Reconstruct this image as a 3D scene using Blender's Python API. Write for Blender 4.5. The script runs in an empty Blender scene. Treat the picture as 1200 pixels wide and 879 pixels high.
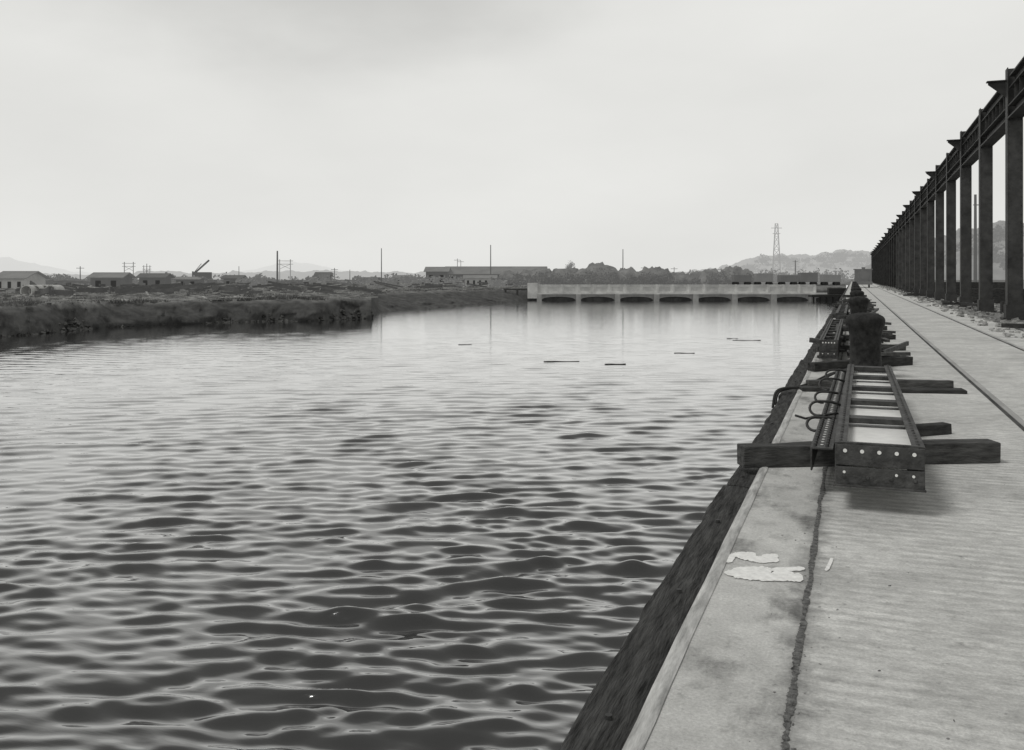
import bpy, math, random
import numpy as np
from mathutils import Vector, Matrix, noise
random.seed(7); rng=np.random.default_rng(23)
S=bpy.context.scene
S.view_settings.view_transform='Standard'; S.view_settings.look='None'; S.view_settings.exposure=0
H=1.5; F=1050.0; TH=math.atan(400/1050); CT,ST=math.cos(TH),math.sin(TH); WZ=-3.0
def at(px,d):
    X=(px-600)/F*d
    return X*CT-d*ST, X*ST+d*CT
def zz(py,d): return H-(py-325)*d/F
def gp(px,py,z=0.0):
    d=F*(H-z)/(py-325); x,y=at(px,d); return Vector((x,y,z))
# ---------------- materials
def mat(name,c,rough=.85,var=.35,scale=4,bump=.0,haze=0,spec=.3,stretch=(1,1,1),c2=None,metal=0,bscale=None,lowdark=False):
    m=bpy.data.materials.new(name); m.use_nodes=True; n=m.node_tree.nodes; l=m.node_tree.links
    p=n['Principled BSDF']; tc=n.new('ShaderNodeTexCoord'); mp=n.new('ShaderNodeMapping'); mp.inputs['Scale'].default_value=stretch
    l.new(tc.outputs['Object'],mp.inputs['Vector'])
    t=n.new('ShaderNodeTexNoise'); t.inputs['Scale'].default_value=scale; t.inputs['Detail'].default_value=9; t.inputs['Roughness'].default_value=.65
    l.new(mp.outputs['Vector'],t.inputs['Vector'])
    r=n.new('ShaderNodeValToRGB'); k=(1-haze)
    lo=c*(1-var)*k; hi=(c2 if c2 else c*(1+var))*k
    r.color_ramp.elements[0].position=.33; r.color_ramp.elements[1].position=.68
    r.color_ramp.elements[0].color=(lo,lo,lo*.97,1); r.color_ramp.elements[1].color=(hi,hi,hi*.97,1)
    l.new(t.outputs['Fac'],r.inputs['Fac']); out=r.outputs['Color']
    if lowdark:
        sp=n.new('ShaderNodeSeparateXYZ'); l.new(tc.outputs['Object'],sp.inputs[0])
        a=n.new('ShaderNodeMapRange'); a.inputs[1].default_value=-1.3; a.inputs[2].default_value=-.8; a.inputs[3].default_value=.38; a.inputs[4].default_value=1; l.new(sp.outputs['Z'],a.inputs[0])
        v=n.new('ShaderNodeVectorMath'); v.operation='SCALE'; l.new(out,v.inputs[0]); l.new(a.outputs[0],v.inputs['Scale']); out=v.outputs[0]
    l.new(out,p.inputs['Base Color'])
    p.inputs['Roughness'].default_value=rough; p.inputs['Specular IOR Level'].default_value=spec; p.inputs['Metallic'].default_value=metal
    if haze>0:  # aerial haze put into the material as a grey glow
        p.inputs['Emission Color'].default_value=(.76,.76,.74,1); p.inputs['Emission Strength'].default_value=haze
    if bump>0:
        t2=n.new('ShaderNodeTexNoise'); t2.inputs['Scale'].default_value=bscale or scale*5; t2.inputs['Detail'].default_value=6
        l.new(mp.outputs['Vector'],t2.inputs['Vector'])
        b=n.new('ShaderNodeBump'); b.inputs['Strength'].default_value=bump; b.inputs['Distance'].default_value=.02
        l.new(t2.outputs['Fac'],b.inputs['Height']); l.new(b.outputs['Normal'],p.inputs['Normal'])
    return m
M_steel=mat('riveted_steel',.035,.6,.5,9,.4,spec=.4,c2=.085)
M_steel_far=mat('frame_steel',.035,.65,.35,2,.2,spec=.3,c2=.065)
M_wood=mat('weathered_timber',.045,.9,.5,4,.8,stretch=(1,5,5),c2=.12)
M_wood_dk=mat('dark_timber',.028,.9,.5,4,.8,stretch=(1,5,5),c2=.07)
M_cast=mat('cast_iron',.014,.75,.5,9,.5,c2=.04,spec=.2)
M_white=mat('painted_glare',.80,.5,.12,5,.1)  # near-white colour carrying painted sky glare and bright holes
M_paint=mat('white_paint',.80,.8,.15,26,0,c2=.92)
M_rope=mat('rope',.04,.9,.4,30,.4)
M_iron=mat('dark_iron',.03,.55,.4,12,.2,spec=.5)
# ---------------- mesh builder
class MB:
    def __init__(s): s.v=[]; s.f=[]
    def box(s,c,size,rz=0,rx=0,ry=0):
        M=Matrix.Translation(c)@Matrix.Rotation(rz,4,'Z')@Matrix.Rotation(ry,4,'Y')@Matrix.Rotation(rx,4,'X')
        b=len(s.v)
        for x in(-.5,.5):
            for y in(-.5,.5):
                for z in(-.5,.5): s.v.append(M@Vector((x*size[0],y*size[1],z*size[2])))
        for q in((0,1,3,2),(4,6,7,5),(0,4,5,1),(2,3,7,6),(0,2,6,4),(1,5,7,3)): s.f.append([b+i for i in q])
        return s
    def bx(s,x0,x1,y0,y1,z0,z1): return s.box(Vector(((x0+x1)/2,(y0+y1)/2,(z0+z1)/2)),(x1-x0,y1-y0,z1-z0))
    def beam(s,p,q,w,h):
        p,q=Vector(p),Vector(q); d=q-p; L=d.length
        M=Matrix.Translation((p+q)/2)@d.to_track_quat('X','Z').to_matrix().to_4x4(); b=len(s.v)
        for x in(-.5,.5):
            for y in(-.5,.5):
                for z in(-.5,.5): s.v.append(M@Vector((x*L,y*w,z*h)))
        for qd in((0,1,3,2),(4,6,7,5),(0,4,5,1),(2,3,7,6),(0,2,6,4),(1,5,7,3)): s.f.append([b+i for i in qd])
        return s
    def cyl(s,p,q,r0,r1=None,n=10,caps=True):
        r1=r0 if r1 is None else r1; p,q=Vector(p),Vector(q); R=(q-p).to_track_quat('Z','Y'); b=len(s.v)
        for P,r in((p,r0),(q,r1)):
            for i in range(n):
                a=2*math.pi*i/n; s.v.append(P+R@Vector((r*math.cos(a),r*math.sin(a),0)))
        for i in range(n): s.f.append([b+i,b+(i+1)%n,b+n+(i+1)%n,b+n+i])
        if caps: s.f.append([b+i for i in range(n)][::-1]); s.f.append([b+n+i for i in range(n)])
        return s
    def tube(s,pts,r,n=8):
        pts=[Vector(p) for p in pts]; b=len(s.v); m=len(pts)
        for k,P in enumerate(pts):
            t=(pts[min(k+1,m-1)]-pts[max(k-1,0)]).normalized(); R=t.to_track_quat('Z','Y')
            for i in range(n):
                a=2*math.pi*i/n; s.v.append(P+R@Vector((r*math.cos(a),r*math.sin(a),0)))
        for k in range(m-1):
            for i in range(n): s.f.append([b+k*n+i,b+k*n+(i+1)%n,b+(k+1)*n+(i+1)%n,b+(k+1)*n+i])
        s.f.append([b+i for i in range(n)][::-1]); s.f.append([b+(m-1)*n+i for i in range(n)])
        return s
    def lathe(s,c,prof,n=32):
        b=len(s.v); c=Vector(c)
        for r,z in prof:
            for i in range(n):
                a=2*math.pi*i/n; s.v.append(c+Vector((r*math.cos(a),r*math.sin(a),z)))
        for k in range(len(prof)-1):
            for i in range(n): s.f.append([b+k*n+i,b+k*n+(i+1)%n,b+(k+1)*n+(i+1)%n,b+(k+1)*n+i])
        return s
    def poly(s,pts):
        b=len(s.v); s.v+= [Vector(p) for p in pts]; s.f.append(list(range(b,b+len(pts)))); return s
    def done(s,name,m,parent=None,smooth=False,bevel=0,origin=True):
        me=bpy.data.meshes.new(name)
        c=Vector((0,0,0))
        if origin and s.v:
            c=sum((Vector(v) for v in s.v),Vector())/len(s.v); c.z=min(v[2] for v in s.v)
        me.from_pydata([tuple(Vector(v)-c) for v in s.v],[],s.f); me.update()
        o=bpy.data.objects.new(name,me); S.collection.objects.link(o); o.location=c
        me.materials.append(m)
        if smooth: me.polygons.foreach_set('use_smooth',[True]*len(me.polygons))
        if bevel:
            bv=o.modifiers.new('bevel','BEVEL'); bv.width=bevel; bv.segments=2; bv.limit_method='ANGLE'
        if parent: o.parent=parent
        return o
def empty(name,loc=(0,0,0)):
    e=bpy.data.objects.new(name,None); S.collection.objects.link(e); return e
def npmesh(name,V,Fq,m,smooth=True):
    me=bpy.data.meshes.new(name); me.vertices.add(len(V)); me.vertices.foreach_set('co',V.astype(np.float32).ravel())
    k=Fq.shape[1]; me.loops.add(Fq.size); me.loops.foreach_set('vertex_index',Fq.astype(np.int32).ravel())
    me.polygons.add(len(Fq)); me.polygons.foreach_set('loop_start',np.arange(0,Fq.size,k,dtype=np.int32))
    me.polygons.foreach_set('use_smooth',np.full(len(Fq),smooth)); me.update(); me.validate()
    o=bpy.data.objects.new(name,me); S.collection.objects.link(o); me.materials.append(m); return o
def gridfaces(nr,na):
    i=np.arange((nr-1)*na).reshape(nr-1,na)[:,:-1].ravel()
    return np.stack([i,i+1,i+na+1,i+na],1)
# ---------------- water
def water_mat():
    m=bpy.data.materials.new('harbour_water'); m.use_nodes=True; n=m.node_tree.nodes; l=m.node_tree.links; p=n['Principled BSDF']
    p.inputs['Base Color'].default_value=(.012,.012,.0116,1); p.inputs['Roughness'].default_value=.07; p.inputs['IOR'].default_value=1.75
    p.inputs['Coat Weight'].default_value=1.0; p.inputs['Coat IOR'].default_value=1.75; p.inputs['Coat Roughness'].default_value=.05
    tc=n.new('ShaderNodeTexCoord'); mp=n.new('ShaderNodeMapping'); mp.inputs['Rotation'].default_value=(0,0,-TH); mp.inputs['Scale'].default_value=(.35,1,1)
    l.new(tc.outputs['Object'],mp.inputs['Vector'])
    a=n.new('ShaderNodeTexNoise'); a.inputs['Scale'].default_value=4.0; a.inputs['Detail'].default_value=3; a.inputs['Roughness'].default_value=.55
    l.new(mp.outputs['Vector'],a.inputs['Vector'])
    b=n.new('ShaderNodeBump'); b.inputs['Strength'].default_value=.08; b.inputs['Distance'].default_value=.08
    l.new(a.outputs['Fac'],b.inputs['Height']); l.new(b.outputs['Normal'],p.inputs['Normal']); l.new(b.outputs['Normal'],p.inputs['Coat Normal'])
    return m
na,nr=860,1200
ang=np.radians(np.linspace(-82,1.5,na)); rr=np.exp(np.linspace(math.log(3.4),math.log(300),nr)); q=math.log(300/3.4)/nr
A,R=np.meshgrid(ang,rr); X=R*np.sin(A); Y=R*np.cos(A); Z=np.zeros_like(X)
NW=120
for i in range(NW):
    lam=math.exp(rng.normal(math.log(.47),.42)); lam=min(max(lam,.17),1.7)
    th=rng.normal(TH*1.1,.29); kx,ky=-math.sin(th),math.cos(th)
    sl=.190*math.sqrt(2/NW); amp=sl*lam/(2*math.pi)
    fade=np.clip((lam/(q*R)-2.5)/3,0,1)
    ph=2*math.pi/lam*(kx*X+ky*Y)+rng.uniform(0,6.28)
    Z+=amp*fade*np.sin(ph)
gust=1+.25*np.sin(X*.21+1.3*np.sin(Y*.13)+1)*np.sin(Y*.17+.8*np.sin(X*.11))+.18*np.sin(X*.8+Y*.5+2*np.sin(Y*.3))
Z=Z*gust*np.interp(R,[0,14,24,45,90,300],[1.05,1,.88,.62,.35,.3])
Z=Z+ 4.0*np.clip(Z,0,None)**2
V=np.stack([X,Y,Z+WZ],-1).reshape(-1,3)
npmesh('water',V,gridfaces(nr,na),water_mat())
# ---------------- ground
shore=[(-900,36),(-500,45),(-200,57),(0,67.5),(60,72.7),(130,81),(200,86),(300,91),(380,93),(436,98),(443,112),(458,120),(520,135),(600,160),(622,175.6),(760,175.8),(880,175.8),(990,176)]
sa=[];sr=[]
for px,d in shore:
    x,y=at(px,d); sa.append(math.atan2(x,y)); sr.append(math.hypot(x,y))
aH=sa[-1]
def topz(x,y): return -.84+.25*noise.fractal(Vector((x*.06,y*.06,1)),1,2,4)
ga=np.concatenate([np.radians(np.linspace(-75,-60,20,endpoint=False)),np.linspace(math.radians(-60),aH,1100),np.linspace(aH+.0015,math.radians(75),140)])
offs=[0,.25,.5,.8,1.1,1.5,2,2.6,3.3,4.2,5.5,7,9,12,15,19,24,30,37,46,58,75,95,120,160,220,320,500,900,1600,3200]
V=np.zeros((len(offs),len(ga),3))
for j,a in enumerate(ga):
    if a<=aH:
        r0=float(np.interp(a,sa,sr)); right=False
    else:
        right=True; r0=min(1.0/max(math.sin(a),1e-4),188.0) if a>0 else 188.0
    low = (a>sa[9]) and (a<sa[14])
    wall=(a>=sa[14]) and not right
    for i,o in enumerate(offs):
        x,y=(r0+o)*math.sin(a),(r0+o)*math.cos(a)
        nz=noise.fractal(Vector((x*.22,y*.22,3)),1,2,5)
        n2=noise.fractal(Vector((x*.9,y*.9,o*.7)),.8,2,4)
        r=r0+o+((nz*2.2+n2*.5) if (0<i<9 and not wall and not right) else 0)
        x,y=r*math.sin(a),r*math.cos(a)
        if right: z=-.06+.03*noise.noise(Vector((x*.3,y*.3,0)))
        elif wall: z=-3.3 if i==0 else -.45+.1*nz
        else:
            top=topz(x,y)
            if low: t=min(1,o/24.0); z=-3.15+(top+3.1)*t**.75+.12*nz+.16*n2*(t<1)
            else: t=min(1,o/3.6); z=-3.2+(top+3.2)*t**.62+((.30*nz+.34*n2)*(1-abs(2*t-1)))
        V[i,j]=(x,y,z)
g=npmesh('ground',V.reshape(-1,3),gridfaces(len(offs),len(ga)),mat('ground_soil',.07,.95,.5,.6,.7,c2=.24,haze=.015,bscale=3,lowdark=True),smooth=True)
# ---------------- quay deck
def concrete():
    m=bpy.data.materials.new('quay_concrete'); m.use_nodes=True; n=m.node_tree.nodes; l=m.node_tree.links; p=n['Principled BSDF']
    p.inputs['Roughness'].default_value=.85; p.inputs['Specular IOR Level'].default_value=.3
    tc=n.new('ShaderNodeTexCoord')
    def nz(sc,det=8,ro=.6,st=(1,1,1)):
        mp=n.new('ShaderNodeMapping'); mp.inputs['Scale'].default_value=st; l.new(tc.outputs['Object'],mp.inputs['Vector'])
        t=n.new('ShaderNodeTexNoise'); t.inputs['Scale'].default_value=sc; t.inputs['Detail'].default_value=det; t.inputs['Roughness'].default_value=ro
        l.new(mp.outputs['Vector'],t.inputs['Vector']); return t.outputs['Fac']
    def mr(v,a,b,c,d):
        r=n.new('ShaderNodeMapRange'); r.inputs[1].default_value=a; r.inputs[2].default_value=b; r.inputs[3].default_value=c; r.inputs[4].default_value=d; l.new(v,r.inputs[0]); return r.outputs[0]
    def mul(a,b,op='MULTIPLY'):
        x=n.new('ShaderNodeMath'); x.operation=op
        for i,s in enumerate((a,b)):
            if isinstance(s,(int,float)): x.inputs[i].default_value=s
            else: l.new(s,x.inputs[i])
        return x.outputs[0]
    big=mr(nz(.9,6),.3,.7,.82,1.12); med=mr(nz(5,9,.72),.3,.7,.80,1.15); fine=mr(nz(70,6,.8),.3,.7,.70,1.22)
    stain=mr(nz(2.0,9,.68,(1.2,.8,1)),.51,.67,1,.36)
    spots=mr(nz(16,4,.6),.62,.74,1,.58)
    sep=n.new('ShaderNodeSeparateXYZ'); l.new(tc.outputs['Object'],sep.inputs[0])
    rib_n=nz(1,5,.75,(9,26,1)); rib=mr(rib_n,.38,.62,.82,1.10)
    w=n.new('ShaderNodeTexWave'); w.wave_type='BANDS'; w.bands_direction='Y'; w.inputs['Scale'].default_value=3.1; w.inputs['Distortion'].default_value=2.4; w.inputs['Detail'].default_value=6; w.inputs['Detail Scale'].default_value=4.5; w.inputs['Detail Roughness'].default_value=.7
    l.new(tc.outputs['Object'],w.inputs['Vector'])
    wm=mr(nz(1.1,3),.38,.58,0,1)
    wmix=n.new('ShaderNodeMix'); wmix.data_type='FLOAT'; l.new(wm,wmix.inputs[0]); wmix.inputs[2].default_value=1.0; l.new(mr(w.outputs['Fac'],0,1,.82,1.07),wmix.inputs[3])
    wv=wmix.outputs[0]
    side=mr(sep.outputs['X'],-.24,-.18,0,1)
    ribw=mul(rib,wv); mix=n.new('ShaderNodeMix'); mix.data_type='FLOAT'; l.new(side,mix.inputs[0]); mix.inputs[2].default_value=.92; l.new(ribw,mix.inputs[3])
    stm=n.new('ShaderNodeMix'); stm.data_type='FLOAT'; l.new(side,stm.inputs[0]); l.new(stain,stm.inputs[2]); l.new(mr(nz(.8,9,.66),.52,.72,1,.66),stm.inputs[3])
    jd=mul(sep.outputs['X'],.205,'ADD'); ab=n.new('ShaderNodeMath'); ab.operation='ABSOLUTE'; l.new(jd,ab.inputs[0])
    jn=mul(ab.outputs[0],mr(nz(6,7,.7),.35,.65,-.05,.05),'ADD'); jdirt=mr(jn,0,.09,.58,1)
    v=mul(mul(mul(big,med),mul(fine,mix.outputs[0])),mul(mul(stm.outputs[0],jdirt),mul(spots,.64)))
    cc=n.new('ShaderNodeCombineColor'); l.new(v,cc.inputs[0]); l.new(v,cc.inputs[1]); l.new(mul(v,.965),cc.inputs[2])
    l.new(cc.outputs[0],p.inputs['Base Color'])
    b=n.new('ShaderNodeBump'); b.inputs['Strength'].default_value=.6; b.inputs['Distance'].default_value=.012
    l.new(mul(mul(ribw,mr(side,0,1,.1,.9)),mul(fine,.6),'ADD'),b.inputs['Height']); l.new(b.outputs['Normal'],p.inputs['Normal'])
    return m
M_conc=concrete()
d_=MB(); d_.bx(-.64,4.4,-8,330,-4,0); d_.done('quay_deck',M_conc,origin=False)
nz_=MB(); prof=[(-.70,-.20),(-.702,-.03),(-.692,-.006),(-.67,.008),(-.645,.010),(-.625,.004)]
ys=np.concatenate([np.arange(-4,30,.25),np.arange(30,186,4)])
for k,yy in enumerate(ys):
    for (px_,pz_) in prof: nz_.v.append(Vector((px_+.007*noise.fractal(Vector((yy*1.2,0,0)),1,2,3),yy,pz_+.002*noise.noise(Vector((yy*3,px_*20,0))))))
for k in range(len(ys)-1):
    for i in range(5): a=k*6+i; nz_.f.append([a,a+1,a+7,a+6])
nz_.done('quay_edge_nosing',mat('nosing',.40,.7,.4,6,.4,stretch=(4,.6,1),c2=.62),smooth=True)
# timber fender
M_fend=mat('fender_timber',.018,.95,.55,4,1.0,stretch=(9,.9,3),c2=.09,bscale=14)
fe=empty('timber_fender')
y0=-4;k=0
while y0<186:
    L=5.4; w=MB(); n=int(L/.12)
    for i in range(n+1):
        yy=y0+.01+i*(L-.02)/n
        nn=lambda s:noise.fractal(Vector((yy*2.2,s,0)),1,2,4)
        xo=-.905+.026*nn(1)+(-.02 if k%2 else .01); zt=-.045+.014*nn(4)
        for P in((xo,-.6),(xo,zt-.03),(xo+.02,zt),(-.80,zt+.010*nn(7)),(-.706,zt-.01+.008*nn(9)),(-.706,-.6)): w.v.append(Vector((P[0],yy,P[1])))
    for i in range(n):
        for j in range(5): a=i*6+j; w.f.append([a,a+1,a+7,a+6])
    w.f.append([5,4,3,2,1,0]); w.f.append([n*6+j for j in range(6)])
    w.done('fender_beam',M_fend,fe); y0+=L;k+=1
w=MB()
for yy in np.arange(-2,186,2.7): w.bx(-.88,-.72,yy,yy+.25,-4.2,-.62)
w.done('fender_piles',M_fend,fe)
w=MB()
for yy in np.arange(-1,90,1.35): w.cyl((-.80,yy,-.06),(-.80,yy,-.03),.016,.013,8)
w.done('fender_bolts',M_iron,fe)
# joint with tar
j_=MB(); yy=-3; L=[]
while yy<60:
    w_=.003+.014*max(0,.3+noise.fractal(Vector((yy*2.2,0,0)),1,2,5)); c=-.205+.010*noise.fractal(Vector((yy*2,5,0)),1,2,6)
    L.append((c-w_-.010*random.random(),c+w_+.010*random.random(),yy)); yy+=.010 if yy<12 else .2
for a in L: j_.v+= [Vector((a[0],a[2],.004)),Vector((a[1],a[2],.004))]
for k in range(len(L)-1): j_.f.append([2*k,2*k+1,2*k+3,2*k+2])
j_.done('expansion_joint',mat('tar',.05,.95,.5,30,.8,c2=.26))
M_rail=mat('rail_steel',.30,.5,.3,5,.1,stretch=(1,.2,1),spec=.5); M_gr=mat('groove',.045,.95,.5,8,.5,stretch=(1,.3,1),c2=.10)
for x in(1.62,3.30):
    e=empty('crane_rail'); r=MB(); r.bx(x-.03,x+.03,-6,330,-.02,.016); r.done('rail_head',M_rail,e,bevel=.006)
    f=MB(); f.bx(x-.07,x-.03,-6,330,-.01,.004); f.bx(x+.03,x+.042,-6,330,-.01,.004); f.done('flangeway',M_gr,e)
# paint marks: ribbons of thick brushed paint
pm=MB(); pc=[0]
def stroke(pts,w,dryness=.3):
    P=[]
    for a,b in zip(pts[:-1],pts[1:]):
        A=gp(*a);B=gp(*b)
        for i in range(14): P.append(A.lerp(B,i/14))
    P.append(gp(*pts[-1]))
    for _ in range(4): P=[P[0]]+[(P[i-1]+P[i]*2+P[i+1])/4 for i in range(1,len(P)-1)]+[P[-1]]
    pc[0]+=1; b=len(pm.v); sd=pc[0]*7.3
    for i,c in enumerate(P):
        t=(P[min(i+1,len(P)-1)]-P[max(i-1,0)]).normalized(); s=Vector((-t.y,t.x,0)); e=min(1,.45+min(i,len(P)-1-i)/4)
        l1=w*e*(1+dryness*noise.fractal(Vector((i*.45,sd,0)),.7,2,4)); l2=w*e*(1+dryness*noise.fractal(Vector((i*.45,sd+50,0)),.7,2,4))
        for q_ in(-l1,l2):
            p=c+s*q_; pm.v.append(Vector((c.x+(p.x-c.x)*.45,p.y,.004+.0002*pc[0])))
    for i in range(len(P)-1): pm.f.append([b+2*i,b+2*i+1,b+2*i+3,b+2*i+2])
stroke([(852,660),(858,652),(868,650),(886,651)],.045); stroke([(866,651),(880,655),(896,657),(912,656)],.055); stroke([(893,653),(912,652)],.04)
stroke([(851,674),(864,670),(890,669),(904,671)],.06); stroke([(860,673),(885,676),(915,677),(941,678)],.065); stroke([(903,669),(943,667)],.035)
stroke([(905,673),(930,673)],.035); stroke([(968,670),(972,663),(975,655)],.02)
pm.done('painted_marking',M_paint)
# ---------------- bollards
for (x,y) in((.17,14.5),(.14,26.8),(.14,39.2),(.14,51.6),(.14,64),(.14,76),(.14,88),(.14,100),(.14,125)):
    b=MB(); P=[(.40,0),(.40,.05),(.37,.06),(.29,.09),(.235,.16),(.213,.30),(.213,.45),(.222,.60),(.245,.72),(.268,.79),(.278,.83),(.278,.86),(.268,.89),(.245,.918),(.20,.943),(.11,.962),(.0,.968)]
    b.lathe((x,y,0),P,44)
    for i in range(8):
        a=i*.785; b.cyl((x+.35*math.cos(a),y+.35*math.sin(a),.05),(x+.35*math.cos(a),y+.35*math.sin(a),.085),.025,n=6)
    b.done('mooring_bollard',M_cast,smooth=True)
# ---------------- steel girders on timber
def girder(x0,x1,y0,y1,z0,name='steel_girder',detail=True,taper=0.0,white=True,h=.245):
    e=empty(name); g=MB(); zt=z0+h; t=.014
    for xs,sg in((x0,1),(x1,-1)):
        tp=taper if sg==1 else 0
        g.beam((xs,y0,z0+h/2),(xs+tp,y1,z0+h/2),t,h)
        g.beam((xs+sg*.028,y0+.002,zt+.006),(xs+sg*.028+tp,y1,zt+.006),.075,.013)
        g.beam((xs+sg*.028,y0+.002,z0-.006),(xs+sg*.028+tp,y1,z0-.006),.075,.013)
    g.done('side_channels',M_steel,e,bevel=.002)
    b=MB(); n=max(3,int((y1-y0)/1.05))
    for i in range(1,n+1):
        yy=y0+.25+(y1-y0-.3)*i/n; b.bx(x0+.012+taper*(i/n),x1-.012,yy-.08,yy+.08,zt-.045,zt-.004)
    b.bx(x0+.03,x1-.03,y0-.004,y0+.03,zt-.03,zt+.018)
    b.done('battens',M_steel,e,bevel=.002)
    ep=MB(); ep.bx(x0-.006,x1+.006,y0-.018,y0-.004,z0+.115,zt+.004); ep.bx(x0-.006,x1+.006,y0-.034,y0-.006,z0-.012,z0+.108)
    ep.bx(x0-.02,x1+.012,y0-.06,y0-.035,z0-.014,z0-.002)
    ep.done('end_plates',M_steel,e,bevel=.003)
    if detail:
        hw=MB()
        for i in range(5):
            xx=x0+.055+(x1-x0-.11)*i/4; hw.cyl((xx,y0-.018,zt-.035),(xx,y0-.021,zt-.035),.0125,n=12)
        for xx in(x0+.05,x1-.06,x1-.16): hw.cyl((xx,y0-.034,z0+.075),(xx,y0-.0365,z0+.075),.009,n=10)
        hw.done('painted_bolt_holes',M_white,e)  # pale discs, the brightness seen through the holes painted in their colour
        hd=MB()
        for i in range(4):
            xx=x0+.05+(x1-x0-.1)*i/3; hd.cyl((xx,y0-.034,z0+.045),(xx,y0-.046,z0+.045),.014,.008,n=10)
        for yy in np.arange(y0+.08,y1,.11):
            k=(yy-y0)/(y1-y0)
            hd.cyl((x0+.028+taper*k,yy,zt+.012),(x0+.028+taper*k,yy,zt+.024),.013,.007,n=8)
            hd.cyl((x1-.028,yy,zt+.012),(x1-.028,yy,zt+.024),.013,.007,n=8)
        hd.done('rivets',M_steel,e)
    if white:
        w=MB(); w.poly([(x0+.012,y0+.02,zt-.075),(x1-.012,y0+.02,zt-.075),(x1-.012,y1,zt-.075),(x0+.012+taper,y1,zt-.075)]); w.done('glare_sheet',M_white,e)  # added white sheet; sky glare on rainwater in the channel is painted in its colour
    return e
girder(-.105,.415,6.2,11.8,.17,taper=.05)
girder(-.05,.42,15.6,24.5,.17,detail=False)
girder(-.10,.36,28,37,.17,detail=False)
girder(-.05,.40,41,50,.17,detail=False,white=False)
girder(-.55,-.25,16.5,25,.10,detail=True,white=False,h=.3)
girder(-.50,-.2,29,38,.10,detail=False,white=False,h=.3)
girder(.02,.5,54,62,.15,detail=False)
girder(-.05,.4,66,74,.15,detail=False,white=False)
an=empty('riveted_angle'); a=MB()
a.beam((-.205,6.55,.315),(-.125,12.2,.315),.15,.012); a.beam((-.272,6.55,.235),(-.192,12.2,.235),.012,.15)
a.done('angle_legs',M_steel,an,bevel=.002); a=MB()
for i in range(52):
    k=i/51
    for dx in(-.045,.035): a.cyl((-.205+dx+.08*k,6.62+5.5*k,.321),(-.205+dx+.08*k,6.62+5.5*k,.340),.015,.010,n=7)
a.done('studs',M_iron,an); a=MB()
for i in range(50):
    k=i/50+.01; a.cyl((-.207+.08*k,6.62+5.5*k,.3211),(-.207+.08*k,6.62+5.5*k,.3235),.011,n=8)
a.done('painted_punched_holes',M_white,an)  # white discs on the angle; light showing through its holes put into colour
# cross timbers
def timber(l,r,th,w=.16,m=M_wood,name='timber_sleeper'):
    A=gp(*l);B=gp(*r); t=MB(); n=14; A.z=B.z=th/2+.002
    d=(B-A).normalized(); s=Vector((-d.y,d.x,0)); rz=math.atan2(d.y,d.x); C=(A+B)/2
    for i in range(n+1):
        c=A.lerp(B,i/n)
        for sx,sz in((-1,-1),(-1,1),(1,1),(1,-1)):
            j=Vector((0,0,.014*noise.noise(c*3+Vector((sx,sz,9)))*(sz>0)))
            P=c+s*(sx*w/2+w/2)+Vector((0,0,sz*th/2))+j+s*.012*noise.noise(c*4+Vector((sx,0,sz)))
            t.v.append(Matrix.Rotation(-rz,3,'Z')@(P-C))
    for i in range(n):
        for k in range(4): a=i*4; t.f.append([a+k,a+(k+1)%4,a+4+(k+1)%4,a+4+k])
    t.f.append([3,2,1,0]); t.f.append([n*4+k for k in range(4)])
    o=t.done(name,m,bevel=.008,origin=False); o.location=C; o.rotation_euler=(0,0,rz); return o
timber((872,549),(1173,543),.165,.17)
timber((1068,513),(1116,509),.10,.12,M_wood_dk)
timber((940,459),(1134,462),.05,.2,M_wood_dk)
timber((948,455),(1118,455),.10,.14)
timber((955,436),(1070,428),.14,.16,M_wood_dk)
timber((958,413),(1062,411),.12,.18,M_wood)
timber((962,400),(1050,398),.12,.16,M_wood_dk)
timber((968,388),(1040,387),.12,.18,M_wood_dk)
timber((976,373),(1030,372),.15,.2)
timber((981,362),(1024,362),.15,.2,M_wood_dk)
timber((985,354),(1020,354),.15,.2)
timber((988,348),(1016,348),.15,.2,M_wood_dk)
# hooks & cables
def hook(x,y,z,r=.07,name='iron_hook'):
    pts=[(x+.26,y+.05,z+.01),(x+.10,y+.02,z+r*1.0)]
    for i in range(10):
        a=math.pi*.5+i*math.pi*1.1/9; pts.append((x+r*1.25*math.cos(a),y-.01*i,z+r*math.sin(a)))
    MB().tube(pts,.012).done(name,M_iron,smooth=True)
hook(-.30,7.9,.28,.05); hook(-.30,8.7,.30,.06); hook(-.30,9.6,.29,.05); hook(-.28,10.6,.31,.06); hook(-.24,11.6,.31,.06)
MB().tube([(-.46,7.95,.33),(-.38,8.0,.30),(-.28,8.05,.32),(-.12,8.1,.345)],.010).done('iron_rod',M_iron,smooth=True)
for off in(0,1):
    pts=[]; K=[(-.98,12.1,-.20),(-.96,12.15,-.02),(-.88,12.3,.03),(-.68,12.6,.03),(-.5,12.8,.06),(-.32,13.0,.15),(-.12,13.3,.20),(.05,13.8,.12),(.1,14.1,.10)]
    for i in range(len(K)-1):
        for t in(0,.25,.5,.75):
            a,b=Vector(K[i]),Vector(K[i+1]); pts.append(a.lerp(b,t)+Vector((.02*off,.16*off,.02*math.sin(i*1.3+off*2+t))))
    for _ in range(3): pts=[pts[0]]+[(pts[i-1]+pts[i]*2+pts[i+1])/4 for i in range(1,len(pts)-1)]+[pts[-1]]
    MB().tube(pts,.017).done('mooring_cable',M_rope,smooth=True)
sc=MB()
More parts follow.
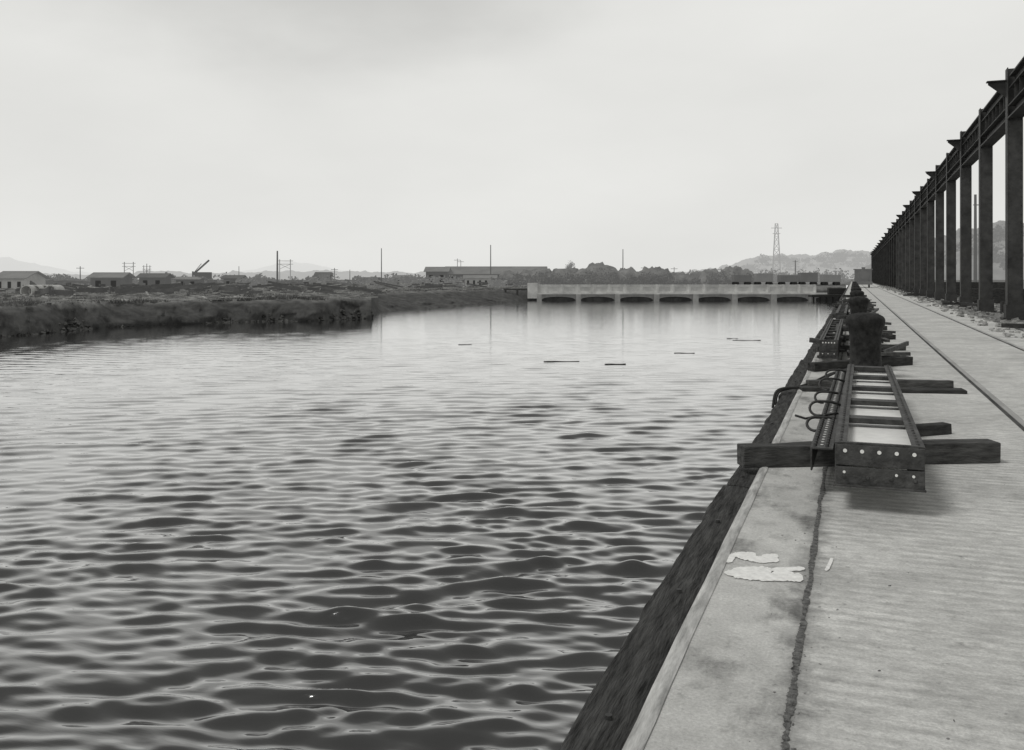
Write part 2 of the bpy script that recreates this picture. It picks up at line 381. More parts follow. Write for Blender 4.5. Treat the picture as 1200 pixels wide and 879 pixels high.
for i in range(130):
    y=random.uniform(15,60); x=random.uniform(-.6,.7); L=random.uniform(.3,1.4)
    a=random.choice([0,1.57])+random.uniform(-.4,.4)
    sc.box(Vector((x,y,.05+random.random()*.35)),(.04+.06*random.random(),L if abs(a)<.8 else L*.6,.04+.05*random.random()),a,random.uniform(-.1,.1))
sc.done('scrap_iron',M_steel)
gr=MB()
for i in range(260):
    y=2.5+random.random()**1.2*22; x=random.choice([random.uniform(-.6,1.5),random.gauss(-.2,.06),random.gauss(-.2,.06)])
    if x<-.6: continue
    s=random.uniform(.002,.006); gr.box(Vector((x,y,s*.3)),(s,s*random.uniform(1,3),s*.6),random.random()*3,random.uniform(-.3,.3))
gr.done('grit',mat('grit',.10,.95,.6,30,c2=.35))
# ---------------- steel frame
fr=empty('steel_frame'); col=MB(); gd=MB(); br=MB(); XC=5.5
for k in range(-2,36):
    y=37.2+7.55*k; far=k>12
    tall=9.15 if k%2==0 else 9.0
    col.bx(XC-.25,XC-.225,y-.26,y+.26,-.05,tall); col.bx(XC+.225,XC+.25,y-.26,y+.26,-.05,tall); col.bx(XC-.225,XC+.225,y-.014,y+.014,-.05,tall)
    col.bx(XC-.40,XC+.40,y-.38,y+.38,-.05,.03)
    if not far:
        for yo in(-.26,.26): col.bx(XC-.222,XC+.222,y+yo-.006,y+yo+.006,.5,7.2)
        for z in np.arange(.6,7.2,.32):
            for xo in(-.19,.19): col.cyl((XC+xo,y-.267,z),(XC+xo,y-.285,z),.022,.014,6)
        col.bx(XC-.30,XC+.30,y-.30,y+.30,.03,.5)
    if k%2==0:
        b=len(br.v)
        br.v+= [Vector(v) for v in((XC-.26,y-.02,8.68),(XC-.85,y-.02,8.68),(XC-.85,y-.02,8.6),(XC-.26,y-.02,8.1),(XC-.26,y+.02,8.68),(XC-.85,y+.02,8.68),(XC-.85,y+.02,8.6),(XC-.26,y+.02,8.1))]
        for q_ in((0,1,2,3),(7,6,5,4),(0,4,5,1),(1,5,6,2),(2,6,7,3),(3,7,4,0)): br.f.append([b+i for i in q_])
        br.bx(XC-.9,XC-.25,y-.14,y+.14,8.69,8.73)
    ya,yb=y+.27,y+7.55-.27
    gd.bx(XC-.20,XC+.20,ya,yb,8.80,8.86); gd.bx(XC-.02,XC+.02,ya,yb,8.42,8.80); gd.bx(XC-.20,XC+.20,ya,yb,8.38,8.42)
    gd.bx(XC-.24,XC+.24,ya,yb,7.28,7.34); gd.bx(XC-.02,XC+.02,ya+.7,yb-.7,7.34,8.38); gd.bx(XC-.24,XC+.24,ya,yb,7.72,7.76)
    gd.bx(XC-.018,XC+.018,ya,ya+.7,7.34,7.72); gd.bx(XC-.018,XC+.018,yb-.7,yb,7.34,7.72)
    gd.beam((XC,ya,8.4),(XC,ya+.7,7.8),.05,.09); gd.beam((XC,yb,8.4),(XC,yb-.7,7.8),.05,.09)
    if k<14:
        for i in range(1,7): gd.bx(XC-.17,XC-.022,ya+i*1.0-.02,ya+i*1.0+.02,7.77,8.37)
col.done('columns',M_steel_far,fr); gd.done('girders',M_steel_far,fr); br.done('brackets',M_steel_far,fr)
rb=MB()
for i in range(1500):
    y=25+random.random()**1.5*140; x=random.choice([random.gauss(4.6,.5),random.gauss(6,1.2),random.uniform(3.6,9)])
    if x<3.6: continue
    s=random.uniform(.02,.13); rb.box(Vector((x,y,s*.2)),(s,s*random.uniform(.5,3),s*.6),random.random()*3,random.uniform(-.3,.3),random.uniform(-.3,.3))
rb.done('rubble',mat('rubble',.2,.95,.6,3,.3,c2=.5))
rb=MB()
for i in range(60):
    y=28+random.random()**1.3*110; x=random.uniform(4.7,9.5); L=random.uniform(.8,3)
    rb.box(Vector((x,y,.08+.15*random.random())),(.15,L,.12),random.choice([0,0,1.5])+random.uniform(-.3,.3))
rb.bx(5.9,9,43,43.5,-.05,.45); rb.bx(6.0,10,36.0,36.3,-.05,.4); rb.bx(6.2,11,60,62,-.05,.8); rb.bx(6.4,12,82,86,-.05,1.1)
rb.done('timber_pile',M_wood_dk)
# ---------------- head wall with arches
hw=empty('head_wall_bridge'); P0=Vector((*at(620,175.6),0)); P1=Vector((*at(992,176),0)); dv=(P1-P0); LW=dv.length; dv.normalize(); nv=Vector((dv.y,-dv.x,0))
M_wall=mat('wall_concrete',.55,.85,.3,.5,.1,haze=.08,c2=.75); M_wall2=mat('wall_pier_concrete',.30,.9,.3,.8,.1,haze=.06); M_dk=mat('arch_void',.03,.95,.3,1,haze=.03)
rz=math.atan2(dv.y,dv.x)
def wb(mb,s0,s1,o0,o1,z0,z1):
    c=P0+dv*((s0+s1)/2)+nv*((o0+o1)/2); mb.box(Vector((c.x,c.y,(z0+z1)/2)),(s1-s0,o1-o0,z1-z0),rz)
w=MB(); Lp=LW*.90
wb(w,0,Lp,.35,.85,-.06,.06); wb(w,0,Lp,.4,.7,-1.5,-.062)
wb(w,0,LW,.3,1.5,-1.80,-1.52)
wb(w,-.3,1.6,-.3,1.6,-2.6,.40)
for i in range(0,19):
    if i*3.1<Lp: wb(w,i*3.1+.0,i*3.1+.3,.30,.9,-1.5,.10)
w.done('parapet',M_wall,hw)
w=MB()
for i in range(0,19):
    if i*3.1+3.1<Lp: wb(w,i*3.1+.6,i*3.1+2.8,.705,.72,-1.25,-.35)
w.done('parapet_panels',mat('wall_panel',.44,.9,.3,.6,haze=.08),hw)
w=MB(); n=8; bay=(LW-1.5)/n
def wp(s,z,oo): c=P0+dv*s+nv*oo; return Vector((c.x,c.y,z))
for i in range(n):
    s0=1.5+i*bay; wb(w,s0,s0+.9,.4,2.0,-3.6,-1.81)
    K=14; o=.55; a0,a1=s0+.9,s0+bay
    zc=lambda t:-2.88+.60*math.sqrt(max(0,1-(2*t-1)**2))
    for q_ in range(K):
        t0,t1=q_/K,(q_+1)/K
        w.poly([wp(a0+(a1-a0)*t0,-1.81,o),wp(a0+(a1-a0)*t1,-1.81,o),wp(a0+(a1-a0)*t1,zc(t1),o),wp(a0+(a1-a0)*t0,zc(t0),o)])
        w.poly([wp(a0+(a1-a0)*t0,zc(t0),o),wp(a0+(a1-a0)*t1,zc(t1),o),wp(a0+(a1-a0)*t1,zc(t1),-.48),wp(a0+(a1-a0)*t0,zc(t0),-.48)])
w.done('arches',M_wall2,hw)
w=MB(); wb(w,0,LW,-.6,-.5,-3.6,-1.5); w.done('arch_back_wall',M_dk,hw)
w=MB(); wb(w,LW*.87,LW+.5,1.6,3.8,-2.3,-1.9); wb(w,LW*.93,LW+.5,1.6,2.6,-1.85,-.6)
for s in np.arange(.875,1.0,.02): wb(w,LW*s,LW*s+.25,3.3,3.6,-3.6,-2.31)
w.done('landing_stage',M_wood_dk,hw)
w=MB(); wb(w,-5,-.4,.2,1,-1.0,-.7); wb(w,-4.8,-4.4,.2,1,-3,-1.0); wb(w,-2.5,-2.1,.2,1,-3,-1.0); w.done('jetty',M_wood)
# ---------------- left bank: grass, debris
N=30000; V=[];FQ=[]
for i in range(N):
    a=random.uniform(math.radians(-58),sa[13]); r0=float(np.interp(a,sa,sr)); o=3.4+random.random()**1.7*70
    x,y=(r0+o)*math.sin(a),(r0+o)*math.cos(a)
    cl=noise.noise(Vector((x*.14,y*.14,2)))
    if cl<0.05 and random.random()<.85: continue
    if a>sa[9] and o<22: continue
    z=topz(x,y)-.05
    h=random.uniform(.08,.30)*(1+cl*1.5); t=random.random()*6.28; w_=.05+.07*random.random(); lx,ly=random.gauss(0,.15),random.gauss(0,.15)
    b=len(V); V+=[(x-w_*math.cos(t),y-w_*math.sin(t),z-.1),(x+w_*math.cos(t),y+w_*math.sin(t),z-.1),(x+lx,y+ly,z+h)]; FQ.append((b,b+1,b+2))
npmesh('grass',np.array(V),np.array(FQ),mat('grass_blades',.07,.9,.4,.4,haze=.02,c2=.18),smooth=False)
M_deb=mat('debris_wood',.2,.9,.6,.7,haze=.03,c2=.5)
def debris(name,n,pxr,off,m,smin,smax,hz=.15,hh=.3):
    w=MB()
    for i in range(n):
        px=random.uniform(*pxr); a=math.atan2(*at(px,100)); r=float(np.interp(a,sa,sr))+random.uniform(*off)+(21 if a>sa[9] else 0); x,y=r*math.sin(a),r*math.cos(a)
        L=random.uniform(smin,smax); w.box(Vector((x,y,topz(x,y)+hz*random.random()+.08)),(L,random.uniform(.1,.3),random.uniform(.06,hh)),random.gauss(TH,.7),0,random.gauss(0,.10))
    w.done(name,m)
debris('driftwood',380,(-150,640),(4.2,45),M_deb,.5,4,.14,.2)
debris('lumber_stack',420,(-150,640),(25,140),mat('lumber_dark',.05,.9,.5,.8,haze=.05),1,7,.9,.6)
debris('plank_litter',240,(-100,640),(40,160),M_deb,1,6,.9,.3)
debris('scrap_heap',220,(-100,640),(100,190),mat('scrap_dark',.05,.9,.5,.8,haze=.11),1.5,7,1.5,1.0)
w=MB()
for i in range(700):
    px=random.uniform(-150,436); a=math.atan2(*at(px,100)); o=random.uniform(-.6,1.6); r=float(np.interp(a,sa,sr))+o; x,y=r*math.sin(a),r*math.cos(a)
    s=random.uniform(.1,.4); w.box(Vector((x,y,-3.1+max(0,o)*.6)),(s*1.5,s,s*.7),random.random()*3,random.random(),random.random())
w.done('bank_clods',mat('clods',.035,.95,.5,1,.4,c2=.12))
# ---------------- foliage
def leafmass(name,clumps,m,n=900,leaf=.35):
    V=[];Fq=[]
    for (c,rx,ry,rz_) in clumps:
        sub=[(random.gauss(0,.45),random.gauss(0,.45),random.uniform(-.1,.65),random.uniform(.25,.5)) for _ in range(10)]
        for i in range(n):
            s=random.choice(sub); v=Vector((random.gauss(0,1),random.gauss(0,1),random.gauss(0,1))).normalized()*s[3]*random.uniform(.5,1.05)
            p=Vector((c[0]+(s[0]+v.x)*rx,c[1]+(s[1]+v.y)*ry,max(c[2]-.2,c[2]+(s[2]+v.z)*rz_)))
            u=Vector((random.gauss(0,1),random.gauss(0,1),random.gauss(0,1))).normalized(); w_=u.orthogonal().normalized(); L=leaf*random.uniform(.6,1.3)
            b=len(V); V+= [tuple(p-u*L),tuple(p+w_*L*.6),tuple(p+u*L),tuple(p-w_*L*.6)]; Fq.append((b,b+1,b+2,b+3))
    return npmesh(name,np.array(V),np.array(Fq),m,smooth=False)
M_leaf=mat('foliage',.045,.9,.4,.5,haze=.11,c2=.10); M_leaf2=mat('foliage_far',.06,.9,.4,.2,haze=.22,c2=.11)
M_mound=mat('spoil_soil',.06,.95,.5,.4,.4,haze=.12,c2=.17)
def mound(px,top,d,wpx):
    cx,cy=at(px,d); zt=zz(top,d)+.2; rw=wpx*d/F/2; n=40; V=np.zeros((14,n+1,3)); sd=random.random()*99
    for i in range(14):
        for j in range(n+1):
            a=2*math.pi*j/n; t=i/13; rad=(1-t); nn=noise.fractal(Vector((math.cos(a)*rad*3+sd,math.sin(a)*rad*3,sd)),.8,2,5)
            rr_=rw*rad*(1+.2*nn*t); V[i,j]=(cx+rr_*math.cos(a),cy+rr_*.7*math.sin(a),-.6+(zt+.6)*(1-rad**2.4)*(1+.30*nn))
    npmesh('spoil_mound',V.reshape(-1,3),gridfaces(14,n+1),M_mound)
for px,top,d,wp_ in((600,321,240,60),(632,317,225,76),(664,316,238,66),(700,312,228,80),(735,317,240,60),(766,315,228,60),(796,321,242,50),(830,319,235,66),(862,315,245,60)): mound(px,top,d,wp_)
cl=[]
for px,top,wd in((590,323,14),(612,319,18),(632,317,18),(652,317,20),(672,317,18),(690,314,20),(706,314,18),(722,317,18),(745,320,18),(765,316,18),(782,320,14),(655,324,24),(700,324,24),(740,325,24),(806,323,16),(836,320,20),(858,317,18),(876,319,16)):
    d=random.uniform(213,222); x,y=at(px,d); zt=zz(top,d); cl.append(((x,y,-.5),wd*d/F*1.0,2.5,(zt+.5)*1.0))
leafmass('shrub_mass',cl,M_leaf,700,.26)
cl=[]
for i in range(34):
    px=random.uniform(795,1010); d=random.uniform(240,330); x,y=at(px,d); zt=zz(random.uniform(313,321),d); cl.append(((x,y,-.4),random.uniform(2,5),2,max(1,(zt+.4))*.95))
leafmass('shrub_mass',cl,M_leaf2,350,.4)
cl=[]
for i in range(56):
    px=random.uniform(-60,600); d=random.uniform(190,330); x,y=at(px,d); zt=zz(random.uniform(317,324),d); cl.append(((x,y,-.6),random.uniform(2,7),2,max(1,(zt+.6))*.85))
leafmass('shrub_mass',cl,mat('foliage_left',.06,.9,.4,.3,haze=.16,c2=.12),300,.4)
def tree(px,base,top,d,w,m,name='tree'):
    x,y=at(px,d); zb=-.3; zt=zz(top,d); e=empty(name); h=zt-zb
    t=MB(); t.cyl((x,y,zb),(x+.1,y,zb+h*.6),h*.035,h*.02,7); t.cyl((x,y,zb+h*.4),(x+w*.3,y,zb+h*.7),h*.018,h*.01,5); t.cyl((x,y,zb+h*.45),(x-w*.3,y,zb+h*.72),h*.018,h*.01,5); t.done('trunk',M_wood_dk,e)
    o=leafmass('crown',[((x,y,zb+h*.62),w*.6,w*.6,h*.35)],m,500,w*.07); o.parent=e
tree(667,325,303,260,2.6,M_leaf2)
# ---------------- hills
def hill(name,pts,d,thick,m,amp=1.0,zb=-1):
    a_=[math.atan2(*at(px,d)) for px,_ in pts]; hs=[zz(py,d) for _,py in pts]
    A_=np.linspace(a_[0],a_[-1],420); rows=18; V=np.zeros((rows,420,3))
    for i in range(rows):
        t=i/(rows-1)
        for j,a in enumerate(A_):
            hh=float(np.interp(a,a_,hs)); ph=math.sin(math.pi*t)**.8; r=(d/math.cos(a+TH)) + (t-.5)*thick
            nz=noise.fractal(Vector((a*70,t*6,d)),.9,2.1,6)
            V[i,j]=(r*math.sin(a),r*math.cos(a),zb+(hh-zb)*ph+amp*nz*ph)
    return npmesh(name,V.reshape(-1,3),gridfaces(rows,420),m)
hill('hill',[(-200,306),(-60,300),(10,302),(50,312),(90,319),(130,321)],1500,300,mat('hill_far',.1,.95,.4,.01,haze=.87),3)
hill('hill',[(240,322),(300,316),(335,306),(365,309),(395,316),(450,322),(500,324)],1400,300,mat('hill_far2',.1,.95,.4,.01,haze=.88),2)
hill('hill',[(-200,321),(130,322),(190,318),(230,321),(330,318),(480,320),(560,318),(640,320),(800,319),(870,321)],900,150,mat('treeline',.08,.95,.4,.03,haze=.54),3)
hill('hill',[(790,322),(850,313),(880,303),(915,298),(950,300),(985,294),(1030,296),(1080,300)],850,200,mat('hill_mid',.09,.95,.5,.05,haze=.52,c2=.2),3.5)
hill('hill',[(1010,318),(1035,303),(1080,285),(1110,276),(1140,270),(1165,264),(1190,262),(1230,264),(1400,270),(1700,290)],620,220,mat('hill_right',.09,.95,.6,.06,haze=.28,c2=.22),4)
cl=[]
for i in range(75):
    px=random.uniform(1030,1330); top=np.interp(px,[1030,1110,1165,1230],[302,279,268,267])+random.uniform(-4,40); d=random.uniform(500,560); x,y=at(px,d); z=zz(top,d); cl.append(((x,y,z-4),random.uniform(4,8),4,random.uniform(4,7)))
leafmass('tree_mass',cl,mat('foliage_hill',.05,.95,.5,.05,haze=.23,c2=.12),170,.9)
cl=[]
for i in range(46):
    px=random.uniform(850,1025); top=np.interp(px,[790,850,880,915,950,985,1030],[322,313,303,298,300,294,296])+random.uniform(-1,14); d=random.uniform(740,800); x,y=at(px,d); z=zz(top,d); cl.append(((x,y,z-4),random.uniform(5,10),4,random.uniform(3,5)))
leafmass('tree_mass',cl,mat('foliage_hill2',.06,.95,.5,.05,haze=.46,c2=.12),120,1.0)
# ---------------- distant structures
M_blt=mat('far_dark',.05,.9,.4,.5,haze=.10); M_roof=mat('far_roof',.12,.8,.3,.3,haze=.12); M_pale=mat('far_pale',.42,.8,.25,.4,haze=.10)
def shed(name,pxa,pxb,eave,ridge,d,depth,mw,mr,base=-.95,doors=3):
    e=empty(name); x0,y0=at(pxa,d); x1,y1=at(pxb,d); a=Vector((x0,y0,0)); b=Vector((x1,y1,0)); u=(b-a).normalized(); n=Vector((-u.y,u.x,0)); L=(b-a).length
    ze,zr=zz(eave,d),zz(ridge,d); w=MB(); c=(a+b)/2+n*depth/2; rz=math.atan2(u.y,u.x)
    w.box(Vector((c.x,c.y,(base+ze)/2)),(L,depth,ze-base),rz)
    for E in(a,b):
        w.poly([E+Vector((0,0,ze)),E+n*depth+Vector((0,0,ze)),E+n*depth/2+Vector((0,0,zr-.05))])
    w.done('walls',mw,e)
    r=MB(); o=.6
    for s in(0,1):
        p0=a-u*o+(n*(-o) if s==0 else n*(depth+o)); p1=b+u*o+(n*(-o) if s==0 else n*(depth+o)); q0=a-u*o+n*depth/2; q1=b+u*o+n*depth/2
        Z=Vector((0,0,ze-.15)); ZR=Vector((0,0,zr)); T=Vector((0,0,.15))
        r.poly([p0+Z,p1+Z,q1+ZR,q0+ZR]); r.poly([p0+Z+T,p1+Z+T,q1+ZR+T,q0+ZR+T]); r.poly([p0+Z,p1+Z,p1+Z+T,p0+Z+T]); r.poly([p0+Z,q0+ZR,q0+ZR+T,p0+Z+T]); r.poly([p1+Z,q1+ZR,q1+ZR+T,p1+Z+T])
    r.done('roof',mr,e)
    dd=MB()
    for i in range(doors):
        c=a+u*(L*(i+.5)/doors)-n*.04; dd.box(Vector((c.x,c.y,base+(ze-base)*.5)),(L/doors*.35,.06,(ze-base)*.5),rz)
    dd.done('openings',M_dk,e)
shed('long_shed',522,640,321,312.5,260,14,M_blt,M_roof,doors=9)
shed('gabled_shed',499,524,318,313,255,10,M_blt,M_roof,doors=2)
shed('gabled_shed',545,580,326,323,225,5,M_pale,M_roof,doors=5)
shed('white_house',-6,28,326,318.5,150,7,M_pale,M_roof,doors=3)
shed('wooden_shack',106,142,325,320,170,5,M_blt,M_roof,doors=2)
shed('wooden_shack',163,192,325,321,185,4,M_blt,M_blt,doors=2)
shed('wooden_shack',370,384,324,319.5,220,4,M_blt,M_blt,doors=1)
shed('wooden_shack',206,232,327,325,190,4,M_blt,M_roof,doors=2)
shed('wooden_shack',420,440,327,325.5,240,4,M_pale,M_blt,doors=2)
shed('wooden_shack',262,282,326,323,230,4,M_blt,M_blt,doors=2)
shed('wooden_shack',462,480,326,323,240,4,M_blt,M_roof,doors=2)
M_pipe=mat('pipe_conc',.5,.85,.2,1,haze=.03)
for px,d in((36,104),(46,105),(57,106),(64,104)):
    x,y=at(px,d); w=MB(); u=Vector((-.36,.93,0)).normalized()*1.0; c=Vector((x,y,-.1)); n=20
    w.cyl(c-u,c+u,.72,n=n,caps=False); w.cyl(c-u,c+u,.60,n=n,caps=False)
    for i in range(n): w.f.append([i,(i+1)%n,2*n+(i+1)%n,2*n+i]); w.f.append([n+i,n+(i+1)%n,3*n+(i+1)%n,3*n+i])
    w.done('concrete_pipe',M_pipe,smooth=False)
def freight(px0,px1,top,d,m,name='freight_car'):
    x0,y0=at(px0,d); x1,y1=at(px1,d); a=Vector((x0,y0,0)); b=Vector((x1,y1,0)); u=(b-a).normalized(); rz=math.atan2(u.y,u.x); L=(b-a).length; c=(a+b)/2; e=empty(name); zt=zz(top,d)
    w=MB(); w.box(Vector((c.x,c.y,(.55+zt)/2)),(L*.94,2.4,zt-.55),rz); w.box(Vector((c.x,c.y,.48)),(L,2.0,.14),rz)
    for i in range(9):
        p=a+u*L*(.05+.9*i/8); w.box(Vector((p.x,p.y,(.55+zt)/2)),(.12,2.5,zt-.56),rz)
    w.done('body',m,e)
    k=MB(); nn=Vector((-u.y,u.x,0))
    for f in(.12,.24,.76,.88):
        for s in(-.75,.75):
            p=a+u*L*f+nn*s; k.cyl(p+nn*-.06+Vector((0,0,.05)),p+nn*.06+Vector((0,0,.05)),.42,n=12)
    k.done('wheels',M_iron,e)
for p0,p1,tp,mm in((858,880,322.5,M_blt),(884,905,320.5,M_roof),(912,934,322.5,M_blt),(936,957,319.5,M_blt),(962,984,322,M_roof)): freight(p0,p1,tp,210,mm)
w=MB(); x0,y0=at(640,207);x1,y1=at(1000,211)
for s in(0,1.5): w.beam((x0,y0+s,-.32),(x1,y1+s,-.32),.08,.12)
w.done('railway_track',M_iron)
def pole(px,top,d,r=.16,name='utility_pole',arms=1,base=-1.0):
    x,y=at(px,d); zt=zz(top,d); w=MB(); w.cyl((x,y,base),(x,y,zt),r*1.2,r*.8,8)
    for i in range(arms): w.beam((x-1.0*CT,y-1.0*ST,zt-.5-i*.8),(x+1.0*CT,y+1.0*ST,zt-.5-i*.8),.1,.12)
    w.done(name,M_blt)
pole(325,294,200,.20,arms=0); pole(447,291,220,.12,arms=0); pole(575,287,230,.14,arms=0); pole(730,292,240,.13,arms=0); pole(94,312,230,.12); pole(280,312,260,.10,arms=0); pole(1143,228,120,.2,arms=0,name='derrick_post'); pole(1149,236,125,.14,arms=1,name='derrick_post'); pole(932,305,350,.2); pole(755,312,260,.12); pole(536,303,280,.1); pole(540,305,290,.1); pole(392,314,260,.12); pole(172,309,240,.1,arms=0); pole(410,316,250,.1,arms=0); pole(790,313,260,.1); pole(845,314,260,.1)
def hframe(px,top,d,wd):
    x,y=at(px,d); zt=zz(top,d); w=MB(); U=Vector((CT,ST,0)); c=Vector((x,y,0))
    for s in(-1,1): w.cyl(c+U*s*wd/2+Vector((0,0,-1)),c+U*s*wd/2+Vector((0,0,zt)),.17,n=6)
    for z in(zt-.5,zt-1.6): w.beam(c-U*wd*.75+Vector((0,0,z)),c+U*wd*.75+Vector((0,0,z)),.15,.16)
    w.beam(c-U*wd/2+Vector((0,0,zt-1.6)),c+U*wd/2+Vector((0,0,zt-3.2)),.1,.12); w.beam(c+U*wd/2+Vector((0,0,zt-1.6)),c-U*wd/2+Vector((0,0,zt-3.2)),.1,.12)
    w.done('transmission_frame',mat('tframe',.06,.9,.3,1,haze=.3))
hframe(151,307,320,3.2); hframe(334,304,300,3.6); hframe(172,311,380,2.6)
e=empty('derrick_crane'); d=210; x,y=at(226,d); w=MB()
w.beam((x,y,zz(322,d)),(*at(245,d),zz(305,d)),.35,.35); w.beam((x,y,zz(321,d)),(*at(236,d),zz(309,d)),.12,.12); w.done('jib',M_blt,e)
w=MB(); w.box(Vector((*at(238,d),zz(323,d))),(3.4,2.2,1.6),TH); w.box(Vector((*at(238,d),.0)),(4.5,2.4,.5),TH); w.cyl((x,y,-1),(x,y,zz(318,d)),.2); w.done('cab',M_blt,e)
d=400; cx,cy=at(910,d); zt=zz(262,d); w=MB(); lv=9
for i in range(lv):
    z0=-.5+(zt+.5)*i/lv; z1=-.5+(zt+.5)*(i+1)/lv; h0=1.9-1.35*i/lv; h1=1.9-1.35*(i+1)/lv
    cs=[(-1,-1),(1,-1),(1,1),(-1,1)]
    for k in range(4):
        a=cs[k]; b=cs[(k+1)%4]
        p=lambda c,h,z:(cx+c[0]*h,cy+c[1]*h,z)
        w.beam(p(a,h0,z0),p(a,h1,z1),.22,.22); w.beam(p(a,h0,z0),p(b,h1,z1),.12,.12); w.beam(p(b,h0,z0),p(a,h1,z1),.12,.12); w.beam(p(a,h1,z1),p(b,h1,z1),.12,.12)
w.beam((cx-2.2,cy-.8,zt-2),(cx+2.2,cy+.8,zt-2),.25,.25); w.beam((cx-1.6,cy-.6,zt-4.5),(cx+1.6,cy+.6,zt-4.5),.25,.25)
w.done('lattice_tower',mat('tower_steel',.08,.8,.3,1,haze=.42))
e=empty('steam_locomotive'); x,y=1.35,138; w=MB()
w.cyl((x,y,1.75),(x,y+5,1.75),.72,n=20); w.bx(x-1.15,x+1.15,y-.4,y+8,.75,.95); w.bx(x-1.2,x+1.2,y+5,y+7.6,.95,2.6); w.bx(x-1.35,x+1.35,y+4.8,y+7.8,2.62,2.75)
w.cyl((x,y+.6,2.4),(x,y+.6,2.95),.18,.26,12); w.cyl((x,y+2.5,2.4),(x,y+2.5,2.75),.28,.2,12); w.cyl((x,y-.12,1.75),(x,y,1.75),.5,n=16); w.bx(x-1.2,x+1.2,y-.75,y-.41,.45,.85)
w.done('boiler_and_cab',M_blt,e); w=MB()
for yy in(1,2.6,4.2,6.2):
    for s in(-.8,.8): w.cyl((x+s-.07,y+yy,.5),(x+s+.07,y+yy,.5),.5,n=16)
w.done('wheels',M_iron,e)
M_float=mat('waterlogged_wood',.14,.7,.4,4,.3,c2=.22)
def flo(px,py,L,ang=0,r=.02):
    d=F*(H-WZ)/(py-325); x,y=at(px,d); u=Vector((math.cos(TH+ang),math.sin(TH+ang),0)); c=Vector((x,y,WZ+.015))
    pts=[c+u*L*(t-.5)+Vector((0,0,.01*math.sin(t*7))) for t in np.linspace(0,1,7)]
    MB().tube(pts,r,7).done('floating_log',M_float,smooth=True)
flo(658,424,1.9,0,.03);flo(721,427,1.1,.1,.025);flo(875,399,2.0);flo(802,414,1.2,-.1);flo(858,397,.8);flo(545,404,.9)
# ---------------- sky & light
W=bpy.data.worlds.new('World'); S.world=W; W.use_nodes=True; n=W.node_tree.nodes; l=W.node_tree.links; bg=n['Background']
AZ,EL=math.radians(-128),math.radians(60)
sky=n.new('ShaderNodeTexSky'); sky.sky_type='NISHITA'; sky.sun_disc=False; sky.sun_elevation=EL; sky.sun_rotation=AZ
bw=n.new('ShaderNodeRGBToBW'); l.new(sky.outputs[0],bw.inputs[0])
tc=n.new('ShaderNodeTexCoord')
nt=n.new('ShaderNodeTexNoise'); nt.inputs['Scale'].default_value=2.4; nt.inputs['Detail'].default_value=6; nt.inputs['Roughness'].default_value=.5
mp=n.new('ShaderNodeMapping'); mp.inputs['Scale'].default_value=(1,1,2.5); l.new(tc.outputs['Generated'],mp.inputs[0]); l.new(mp.outputs[0],nt.inputs['Vector'])
r=n.new('ShaderNodeMapRange'); r.inputs[1].default_value=.3; r.inputs[2].default_value=.7; r.inputs[3].default_value=7.5; r.inputs[4].default_value=8.4; l.new(nt.outputs['Fac'],r.inputs[0])
cd=Vector((*at(330,1),0)); cd=Vector((cd.x,cd.y,.34)).normalized()
dt=n.new('ShaderNodeVectorMath'); dt.operation='DISTANCE'; nrm=n.new('ShaderNodeVectorMath'); nrm.operation='NORMALIZE'; l.new(tc.outputs['Generated'],nrm.inputs[0])
dm=n.new('ShaderNodeVectorMath'); dm.operation='MULTIPLY'; dm.inputs[1].default_value=(1,1,3.2); l.new(nrm.outputs[0],dm.inputs[0]); l.new(dm.outputs[0],dt.inputs[0]); dt.inputs[1].default_value=(cd.x,cd.y,cd.z*3.2)
cn=n.new('ShaderNodeMath'); cn.operation='MULTIPLY_ADD'; l.new(nt.outputs['Fac'],cn.inputs[0]); cn.inputs[1].default_value=.5; l.new(dt.outputs['Value'],cn.inputs[2])
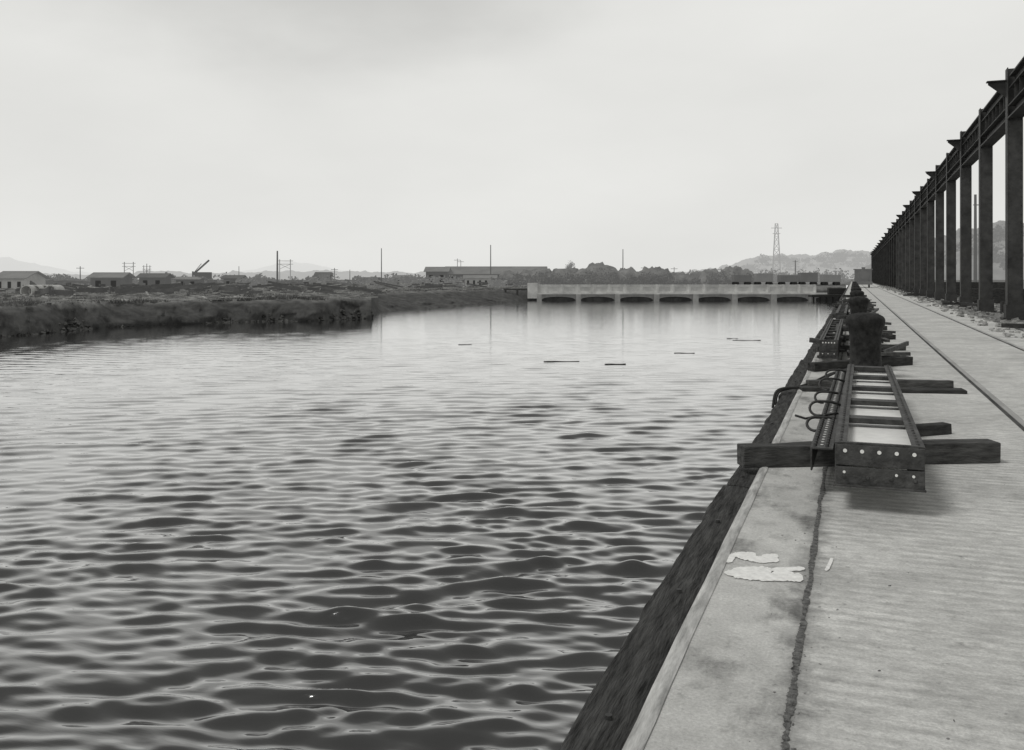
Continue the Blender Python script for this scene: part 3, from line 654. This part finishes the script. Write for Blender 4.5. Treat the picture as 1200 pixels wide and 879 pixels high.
r2=n.new('ShaderNodeMapRange'); r2.interpolation_type='SMOOTHSTEP'; r2.inputs[1].default_value=.25; r2.inputs[2].default_value=.65; r2.inputs[3].default_value=.75; r2.inputs[4].default_value=1; l.new(cn.outputs[0],r2.inputs[0])
mu=n.new('ShaderNodeMath'); mu.operation='MULTIPLY'; l.new(r.outputs[0],mu.inputs[0]); l.new(r2.outputs[0],mu.inputs[1])
mx=n.new('ShaderNodeMix'); mx.data_type='FLOAT'; mx.inputs[0].default_value=.95; l.new(bw.outputs[0],mx.inputs[2]); l.new(mu.outputs[0],mx.inputs[3])
spz=n.new('ShaderNodeSeparateXYZ'); l.new(nrm.outputs[0],spz.inputs[0])
r3=n.new('ShaderNodeMapRange'); r3.interpolation_type='SMOOTHSTEP'; r3.inputs[1].default_value=.27; r3.inputs[2].default_value=.68; r3.inputs[3].default_value=1.0; r3.inputs[4].default_value=.32; l.new(spz.outputs['Z'],r3.inputs[0])
m8=n.new('ShaderNodeMath'); m8.operation='MULTIPLY'; l.new(mx.outputs[0],m8.inputs[0]); l.new(r3.outputs[0],m8.inputs[1])
cc=n.new('ShaderNodeCombineColor'); m9=n.new('ShaderNodeMath'); m9.operation='MULTIPLY'; m9.inputs[1].default_value=.97; l.new(m8.outputs[0],m9.inputs[0])
l.new(m8.outputs[0],cc.inputs[0]); l.new(m8.outputs[0],cc.inputs[1]); l.new(m9.outputs[0],cc.inputs[2]); l.new(cc.outputs[0],bg.inputs[0]); bg.inputs[1].default_value=.1
sd=bpy.data.lights.new('sun','SUN'); sd.energy=1.5; sd.angle=math.radians(20); sd.color=(1,.99,.97); so=bpy.data.objects.new('sun',sd); S.collection.objects.link(so)
v=Vector((math.sin(AZ)*math.cos(EL),math.cos(AZ)*math.cos(EL),math.sin(EL))); so.rotation_euler=v.to_track_quat('Z','Y').to_euler()
# ---------------- camera
cam=bpy.data.cameras.new('camera'); co=bpy.data.objects.new('camera',cam); S.collection.objects.link(co)
co.location=(0,0,H); co.rotation_euler=(math.pi/2,0,TH); cam.sensor_width=36; cam.lens=36*F/1200; cam.shift_y=-114.5/1200; cam.clip_end=8000; cam.clip_start=.05
S.camera=co
